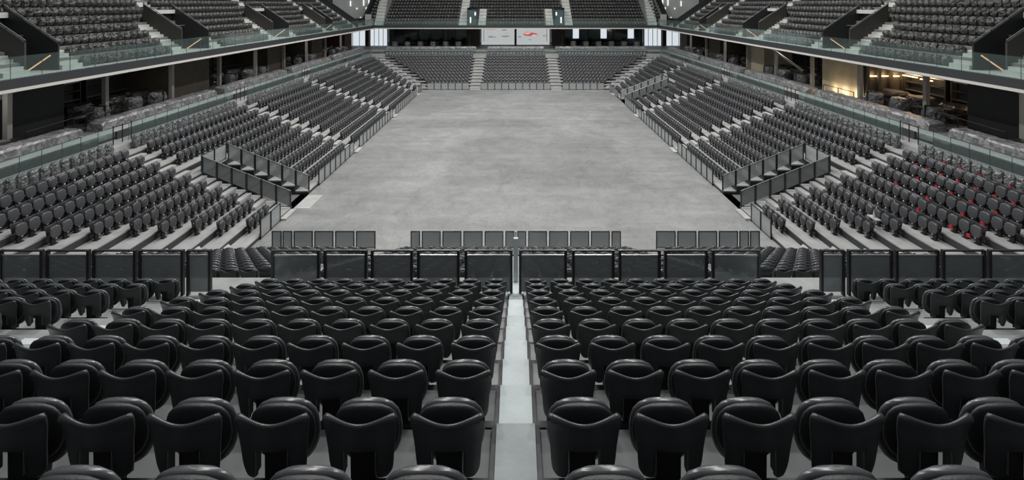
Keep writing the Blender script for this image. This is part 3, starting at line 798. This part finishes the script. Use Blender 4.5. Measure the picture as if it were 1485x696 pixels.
# ================================================================== SEATS
def smooth_bake(mb, name, m, thick=.022, bevel=True, sub=1):
    me = mb.mesh(name, m, True)
    o = bpy.data.objects.new('tmp', me); COL.objects.link(o)
    sm = o.modifiers.new('s', 'SOLIDIFY'); sm.thickness = thick; sm.offset = 0
    if bevel:
        bv = o.modifiers.new('b', 'BEVEL'); bv.width = .007; bv.segments = 2; bv.limit_method = 'ANGLE'; bv.angle_limit = math.radians(50)
    bpy.context.view_layer.update()
    r = bpy.data.meshes.new_from_object(o.evaluated_get(bpy.context.evaluated_depsgraph_get()))
    r.name = name; COL.objects.unlink(o); bpy.data.objects.remove(o)
    r.shade_smooth(); return r

def wback(z):
    P_ = [(.34, .176), (.38, .184), (.42, .189), (.53, .197), (.62, .208), (.70, .219), (.74, .224)]
    if z <= P_[0][0]: return P_[0][1]
    for (a, b) in zip(P_, P_[1:]):
        if z <= b[0]: return a[1] + (b[1]-a[1])*(z-a[0])/(b[0]-a[0])
    return P_[-1][1]
def YB(u): return -.172 + .040*abs(u)**2.0
def TOP(u): return .700 + .026*(1 - math.cos(math.pi*min(1, abs(u)/.88)))/2 - .010*max(0, (abs(u)-.88)/.12)**2
def back_shell(nu=32, n1=5, n2=6):
    u0 = .096/wback(.53); mb = MB(); idx = {}
    us = [-1 + 2*i/nu for i in range(nu+1)]
    # snap nearest columns to the notch edge
    k = min(range(nu+1), key=lambda i: abs(us[i] - u0)); us[k] = u0; us[nu-k] = -u0
    def yb(u, z): return YB(u) + (.735 - z)*.10 - .012*max(0, (z-.66)/.05)
    for i, u in enumerate(us):
        top = TOP(u)
        for r in range(n1+1):
            z = top + (.53-top)*r/n1
            idx[(i, r)] = len(mb.v); mb.v.append((u*wback(z), yb(u, z), z))
        if abs(u) >= u0 - 1e-6:
            bot = .345
            for r in range(1, n2+1):
                z = .53 + (bot-.53)*r/n2
                f = (abs(u)-u0)/(1-u0); x = .096 + (wback(z)-.096)*f
                # rounded lobe bottom
                zz = z + (r/n2)**3*(.040*max(0, 2*f-1)**3 + .016*max(0, 1-2*f)**3)
                idx[(i, n1+r)] = len(mb.v); mb.v.append((math.copysign(x, u), yb(u, z), zz))
    for i in range(nu):
        for r in range(n1+n2):
            q = [(i, r), (i+1, r), (i+1, r+1), (i, r+1)]
            if all(p in idx for p in q): mb.f.append(tuple(idx[p] for p in q))
    return mb
def rim():
    pts = []; rad = []
    for i in range(25):
        u = -1 + 2*i/24
        top = TOP(u) - .004
        pts.append((u*.217, YB(u) - .010, top)); e = max(0, (abs(u)-.9)/.1)
        rad.append((.013 + .018*abs(u)**4) * math.sqrt(max(.05, 1 - e*e*.9)))
    return MB().tube(pts, rad, 8)
def egg(zb, zt, a, ty, yc, nz=10, nr=20, tilt=.10, bulge=1.0, n_top=2.6):
    rings = []
    for i in range(nz+1):
        t = -math.cos(math.pi*i/nz)                        # -1..1
        z = (zb+zt)/2 + (zt-zb)/2*t
        if t > 0: k = (1 - min(1, abs(t))**n_top)**(1/n_top)
        else: k = (1 - min(1, abs(t))**2.2)**(1/2.2) * (1 - .10*abs(t))
        k = max(k, .12)
        r = []
        for j in range(nr):
            an = 2*math.pi*j/nr; c, q = math.cos(an), math.sin(an)
            rr = (abs(c)**2.8 + abs(q)**2.8)**(-1/2.8)
            th = ty*(.45 + .55*k)
            yy = th*rr*q * (bulge if q > 0 else 1)
            r.append((a*k*rr*c, yc + yy + (zt - z)*tilt, z))
        rings.append(r)
    return rings
def sharp_plate():
    return MB().box(-.028, .028, .070, .085, .215, .275)
SEAT = {}
bk = smooth_bake(back_shell(), 'backrest', M['seat'])
SEAT['backrest'] = bk
SEAT['rim'] = rim().mesh('rim', M['seat'], True)
mb = MB(); mb.rings(egg(.245, .690, .209, .032, .028, 12, 24, n_top=3.3)); SEAT['seat_shell'] = mb.mesh('seat_shell', M['shell'], True)
mb = MB(); mb.rings(egg(.32, .699, .203, .026, -.024, 12, 24, n_top=3.3)); SEAT['cushion'] = mb.mesh('cushion', M['cushion'], True)
mb = MB().prism([(-.075, 0), (.075, 0), (.08, .53), (-.08, .53)], 'y', -.075, -.015).box(-.10, .10, -.12, .06, 0, .025)
mb.box(-.26, .26, -.11, -.05, .16, .27)
mb.prism([(-.015, .24), (.06, .21), (.07, .31), (-.015, .40)], 'x', -.06, .06)
SEAT['pedestal'] = mb.mesh('pedestal', M['ped'])
SEAT['number_plate'] = sharp_plate().mesh('number_plate', M['plate'])
SEAT['bracket'] = MB().box(-.0025, .0025, -.15, -.09, .38, .525).mesh('bracket', M['lip'])

def make_seat(loc, rz, label, group):
    t = thing('arena_seat', label, 'seat', loc, group, rz)
    if rz: t.scale = (1.13, 1.13, 1.08)
    b = link('backrest', SEAT['backrest'], t); link('rim', SEAT['rim'], b)
    link('seat_shell', SEAT['seat_shell'], t); link('cushion', SEAT['cushion'], t)
    link('pedestal', SEAT['pedestal'], t); link('number_plate', SEAT['number_plate'], t); link('bracket', SEAT['bracket'], b, (-.094, 0, 0)); link('bracket', SEAT['bracket'], b, (.094, 0, 0))
    return t

# low-poly seat for the merged far crowd
def lowpoly_seat():
    parts = []
    mb = MB(); mb.rings(egg(.30, .695, .218, .052, 0, 6, 10, n_top=2.9)); parts.append((mb, 0))
    mb = MB()
    us = (-1, -.5, 0, .5, 1)
    for sgn in (0, 1):
        for u in us:
            for z in (.38, .53, TOP(u)):
                mb.v.append((u*wback(z), YB(u) + (.735-z)*.1 + (.02 if sgn else 0), z))
    for i in range(4):
        for j in range(2):
            a = i*3+j; mb.f.append((a, a+3, a+4, a+1)); b = 15+a; mb.f.append((b, b+1, b+4, b+3))
        mb.f.append((i*3+2, i*3+5, 15+i*3+5, 15+i*3+2))
    parts.append((mb, 1))
    mb = MB().box(-.07, .07, -.09, -.02, 0, .40).box(-.26, .26, -.12, -.05, .14, .27); parts.append((mb, 2))
    mb = MB(); mb.box(-.03, .03, .07, .085, .215, .275); parts.append((mb, 3))
    return parts, [M['shell'], M['seat'], M['ped'], M['plate']]
def merged(name, parts, mats, inst, label, cat, smooth=True):
    """inst: list of (x,y,z,rz[,scale]); builds one mesh"""
    V = []; F = []; MI = []; off = 0
    pv = []; pf = []; pm = []
    for (mb, mi) in parts:
        o = len(pv); pv += mb.v
        for q in mb.f:
            for t in range(1, len(q)-1): pf.append((q[0]+o, q[t]+o, q[t+1]+o)); pm.append(mi)
    pv = np.array(pv, np.float32); pf = np.array(pf, np.int32); pm = np.array(pm, np.int32)
    A = np.array(inst, np.float32); n = len(A); c = np.cos(A[:, 3])[:, None]; s = np.sin(A[:, 3])[:, None]
    sc = A[:, 4][:, None] if A.shape[1] > 4 else 1.0
    X = (pv[None, :, 0]*c - pv[None, :, 1]*s)*sc + A[:, 0][:, None]
    Yv = (pv[None, :, 0]*s + pv[None, :, 1]*c)*sc + A[:, 1][:, None]
    Zv = pv[None, :, 2]*sc + A[:, 2][:, None]
    co = np.stack([X, Yv, Zv*np.ones_like(X)], -1).reshape(-1).astype(np.float32)
    fi = (pf[None] + (np.arange(n)*len(pv))[:, None, None]).reshape(-1).astype(np.int32)
    nf = n*len(pf)
    me = bpy.data.meshes.new(name); me.vertices.add(n*len(pv)); me.vertices.foreach_set('co', co)
    me.loops.add(nf*3); me.loops.foreach_set('vertex_index', fi)
    me.polygons.add(nf); me.polygons.foreach_set('loop_start', np.arange(0, nf*3, 3, dtype=np.int32))
    for m in mats: me.materials.append(m)
    me.polygons.foreach_set('material_index', np.tile(pm, n).astype(np.int32))
    me.update(calc_edges=True); me.validate()
    if smooth: me.shade_smooth()
    return tag(link(name, me), label, cat, kind='stuff')

PITCH = .52
seats = []      # (priority distance, loc, rz, label, group)
def vis(x, y, z, mx=25):
    if y < .6: return False
    u = 748 + 700*x/y; v = 6 + 700*(CAMZ - z)/y
    return -mx < u < 1485+mx and -30 < v < 696+mx
# foreground
for i in range(0, 10):
    D = 3.003 + NP*(i-1); z = Z(n_h(i))
    for s in (-1, 1):
        for j in list(range(10)) + list(range(13, 24)):
            x = s*(.404 + PITCH*j)
            if x and not vis(x, D - .15, z + .5, 400): continue
            far_off = 0 if vis(x, D, z + .69, 45) else 1000
            rowt = 'lowest partly cropped row' if i == 0 else '%s full row from the bottom' % od(i)
            if j < 10: lab = 'black tip-up seat, %s, %s seat %s of the central strip' % (rowt, od(j+1), SIDE[s])
            else: lab = 'black tip-up seat, %s, %s seat beyond the %s side aisle' % (rowt, od(j-12), SIDE[s])
            seats.append((D + far_off, (x, D, z), 0.0, lab, 'black seats in the foreground tier'))
# lower near tier
crowd = []; wrapped_low = []
for k in range(0, 12):
    D = FJ - LP*k - LP + .275; z = Z(lh(k)); lim = 12.1 + .85*k
    for s in (-1, 1):
        j = 0
        while .404 + PITCH*j < lim:
            x = s*(.404 + PITCH*j); j += 1
            if 5.25 < abs(x) < 6.85: continue
            u = 748 + 700*x/D
            if k == 11 and (300 < u < 395 or 1100 < u < 1198):
                seats.append((8, (x, D, z), 0.0, 'black seat showing through the %s fence gap, nearest lower row, %s from centre' % (SIDE[s], od(j)), 'black seats of the lower near tier'))
            elif vis(x, D, z + .5): crowd.append((x, D, z, 0.0, 1.0))
# side stands
for s in (-1, 1):
    rz = -s*math.pi/2 * -1 if False else (math.pi/2 if s == 1 else -math.pi/2)
    for k in range(0, 11):
        X = XI + P*k + P - .275; z = Z(hx(k))
        segs = []
        e0 = 24.4 - .83*k
        if k < 6: blocks = [(e0, 26.7), (31.2, AIS[1]-AW)]
        elif k == 6: blocks = [(e0, 26.7), (31.5, AIS[1]-AW)]
        else: blocks = [(e0, 26.7), (28.1, AIS[1]-AW)]
        blocks += [(AIS[1]+AW, AIS[2]-AW)]
        if s == 1 and k < 7: blocks += [(AIS[2]+AW, 57.5), (61.6, 66.2+.85*k)]
        else: blocks += [(AIS[2]+AW, AIS[3]-AW), (AIS[3]+AW, 66.2+.85*k)]
        for bi, (a, b) in enumerate(blocks):
            n = int((b - a)/PITCH); 
            for q in range(n):
                y = (b - .26 - q*PITCH) if bi == 0 else (a + .26 + q*PITCH)
                if not vis(s*X, y, z + .5, 400): continue
                off = 0 if vis(s*X, y, z + .5, 15) else 1000
                if k == 10: wrapped_low.append((s*X, y, z, rz, s, q, bi, off)); continue
                seats.append((y + off + X*.25, (s*X, y, z), rz,
                    'grey tip-up seat, %s stand, %s row up, %s from the %s stairs, block %s' % (SIDE[s], od(k+1), od(q+1), 'first' if bi == 0 else 'block', ['one', 'two', 'three', 'four', 'five'][bi]), 'grey seats of the side stands'))
# far stand
for k in range(0, 11):
    D = DF + P*k + P - .275; z = Z(hx(k)); lim = 12.1 + .85*k
    for s in (-1, 1):
        j = 0
        while .26 + PITCH*j < lim:
            x = s*(.26 + PITCH*j); j += 1
            if 4.75 < abs(x) < 6.65: continue
            if k == 10: wrapped_low.append((x, D, z, math.pi, 0, 0, 9, 0))
            else: crowd.append((x, D, z, math.pi, 1.06))
seats.sort(key=lambda t: t[0])
MISSING = None
for n, (d, loc, rz, lab, grp) in enumerate(seats):
    if n < 300: make_seat(loc, rz, lab, grp)
    else: crowd.append((*loc, rz, 1.1 if rz else 1.0))
parts, mats_ = lowpoly_seat()
merged('arena_seats', parts, mats_, crowd, 'thousands of dark grey tip-up seats filling the side and far stands', 'seats')

# plastic-wrapped seats
def wrapped_seat(seed, w=.47, ht=.80, dp=.34, nz=7, nr=12, amp=.05):
    rings = []
    for i in range(nz+1):
        t = i/nz; z = .10 + (ht-.10)*t
        k = (1 - max(0, t-.25)**3*1.1)*(.72 + .28*min(1, t*3))
        if i == nz: k *= .72
        r = []
        for j in range(nr):
            a = 2*math.pi*j/nr; c, q = math.cos(a), math.sin(a)
            rr = (abs(c)**3.4 + abs(q)**3.4)**(-1/3.4)
            n = noise.noise(Vector((c*2+seed*3.1, q*2+seed, z*6+seed)))*amp
            r.append(((w/2*k+n)*rr*c, -.05 + (dp/2*k+n)*rr*q, z + n*.5))
        rings.append(r)
    mb = MB(); mb.rings(rings); return mb
WL = [wrapped_seat(q).mesh('wrapped_chair', M['wrap_mid'], False) for q in (1.0, 2.3, 3.9)]
WU = [wrapped_seat(q, .51, .60, .46, amp=.08).mesh('wrapped_chair', M['wrap_dark'], False) for q in (1.3, 2.9, 4.4, 7.7)]
wl = sorted(wrapped_low, key=lambda t: t[1] + t[7])
rest = []
cntr = {}
for n, (x, y, z, rz, s, q, bi, off) in enumerate(wl):
    if n < 110:
        tag(link('wrapped_chair', WL[n % 3], None, (x, y, z), rz), 'plastic-wrapped seat, top row of the %s stand, block %s, %s from its stairs' % (SIDE[s], ['one', 'two', 'three', 'four', 'five'][bi], od(q+1)), 'seat', 'plastic-wrapped seats in the top row')
    else: rest.append((x, y, z, rz))
merged('wrapped_seats', [(wrapped_seat(5.1, nz=4, nr=8), 0)], [M['wrap_mid']], rest, 'far plastic-wrapped seats along the top rows of the stands', 'seats', False)
# balcony seats
up = []
for s in (-1, 1):
    rz = math.pi/2 if s == 1 else -math.pi/2
    for j in range(0, NU+1):
        X = U0 + UP*j + UP - .33; z = Z(uh(j)) if j else Z(3.6)
        holes = []
        for vi, (a, b) in enumerate(UV):
            c = b - .75
            if j < 4: holes.append((a - 1.35, b + 1.35 if j < 3 else b + .1))
            else: holes.append((c - .7, c + .7))
            if j == 4: holes += [(a - .3, a + .3), (b - .3, b + .3)]
        holes.append((73.7, 76))
        for bi, (a, b) in enumerate(cut(17, 75, holes)):
            n = int((b-a)/PITCH)
            for q in range(n):
                y = a + .3 + q*(b - a - .1)/n
                if vis(s*X, y, z + .5, 400): up.append((y + X*.5 + (0 if vis(s*X, y, z + .5, 12) else 1000), s*X, y, z, rz, s, j, bi, q))
uf = []
for j in range(0, NU+1):
    D = UD + UP*j + UP - .33; z = Z(uh(j)) if j else Z(3.6)
    hs = [(-23.9, -22.3), (-9.65, -5.0), (5.0, 9.65), (22.3, 23.9)] if j < 5 else [(-23.9, -22.3), (-9.65, -8.2), (8.2, 9.65), (22.3, 23.9)]
    for (a, b) in cut(-25.4, 25.4, hs):
        n = int((b-a)/PITCH)
        for q in range(n): uf.append((a + .26 + q*PITCH, D, z, math.pi))
up.sort()
rest = list(uf)
for n, (d, x, y, z, rz, s, j, bi, q) in enumerate(up):
    if n < 190:
        tag(link('wrapped_chair', WU[(n*7+j) % 4], None, (x, y, z), rz), 'dark plastic-wrapped seat, %s balcony, %s row up, block %s, %s from near end' % (SIDE[s], od(j+1), ['one', 'two', 'three', 'four', 'five', 'six'][bi], od(q+1)), 'seat', 'plastic-wrapped seats in the balconies')
    else: rest.append((x, y, z, rz))
h = len(rest)//2
merged('balcony_seats', [(wrapped_seat(6.3, .55, .60, .44, nz=4, nr=8, amp=.07), 0)], [M['wrap_dark']], rest, 'rows of dark plastic-wrapped seats filling the balconies', 'seats', False)

# red tags on seats at the near right stand
rk = 0
for (k, ys) in ((9, (20.6, 21.4, 22.3, 23.2, 24.1, 24.9, 25.6)), (8, (20.5, 21.6, 22.6, 23.4, 24.5)), (7, (20.2, 21.1, 22.9, 24.8)), (6, (19.9, 20.7, 22.4)), (10, (19.9, 20.5, 21.6, 23.0, 24.0, 24.9))):
    for ti, y in enumerate(ys):
        rk += 1
        X = XI + P*k + P - .42
        o = MB().prism([(-.09, -.07), (.08, -.09), (.10, .05), (-.05, .09)], 'x', -.02, .02).obj('red_tag', M['red'], None, loc=(X, y, Z(hx(k)) + .25))
        tag(o, 'small red seat tag, right stand, %s row up, %s from near end' % (od(k+1), od(ti+1)), 'tag', 'red tags in the near right stand')
# bare bracket where a seat is missing
X = XI + P*4 + P - .3
bt = thing('bare_bracket', 'bare pale seat bracket standing where a seat is missing, right stand', 'bracket', (X - .30, 22.6, Z(hx(4))))
MB().bar((0, 0, 0), (0, 0, .45), .05, 10).obj('stem', M['step'], bt)
MB().box(-.12, .12, -.3, .3, .42, .47).obj('tray', M['step'], bt)
mb = MB(); mb.rings([[(r*math.cos(t*math.pi/5), r*math.sin(t*math.pi/5), z) for t in range(10)] for (r, z) in ((.07, .47), (.04, .62), (.012, .78))]); mb.obj('cone', M['plate'], bt)
# pale board on the floor by the near left stand
tag(MB().box(-13.03, -12.1, 28.3, 30.3, .002, .02).obj('floor_board', M['step']), 'pale flat board on the arena floor beside the near left steps', 'board')
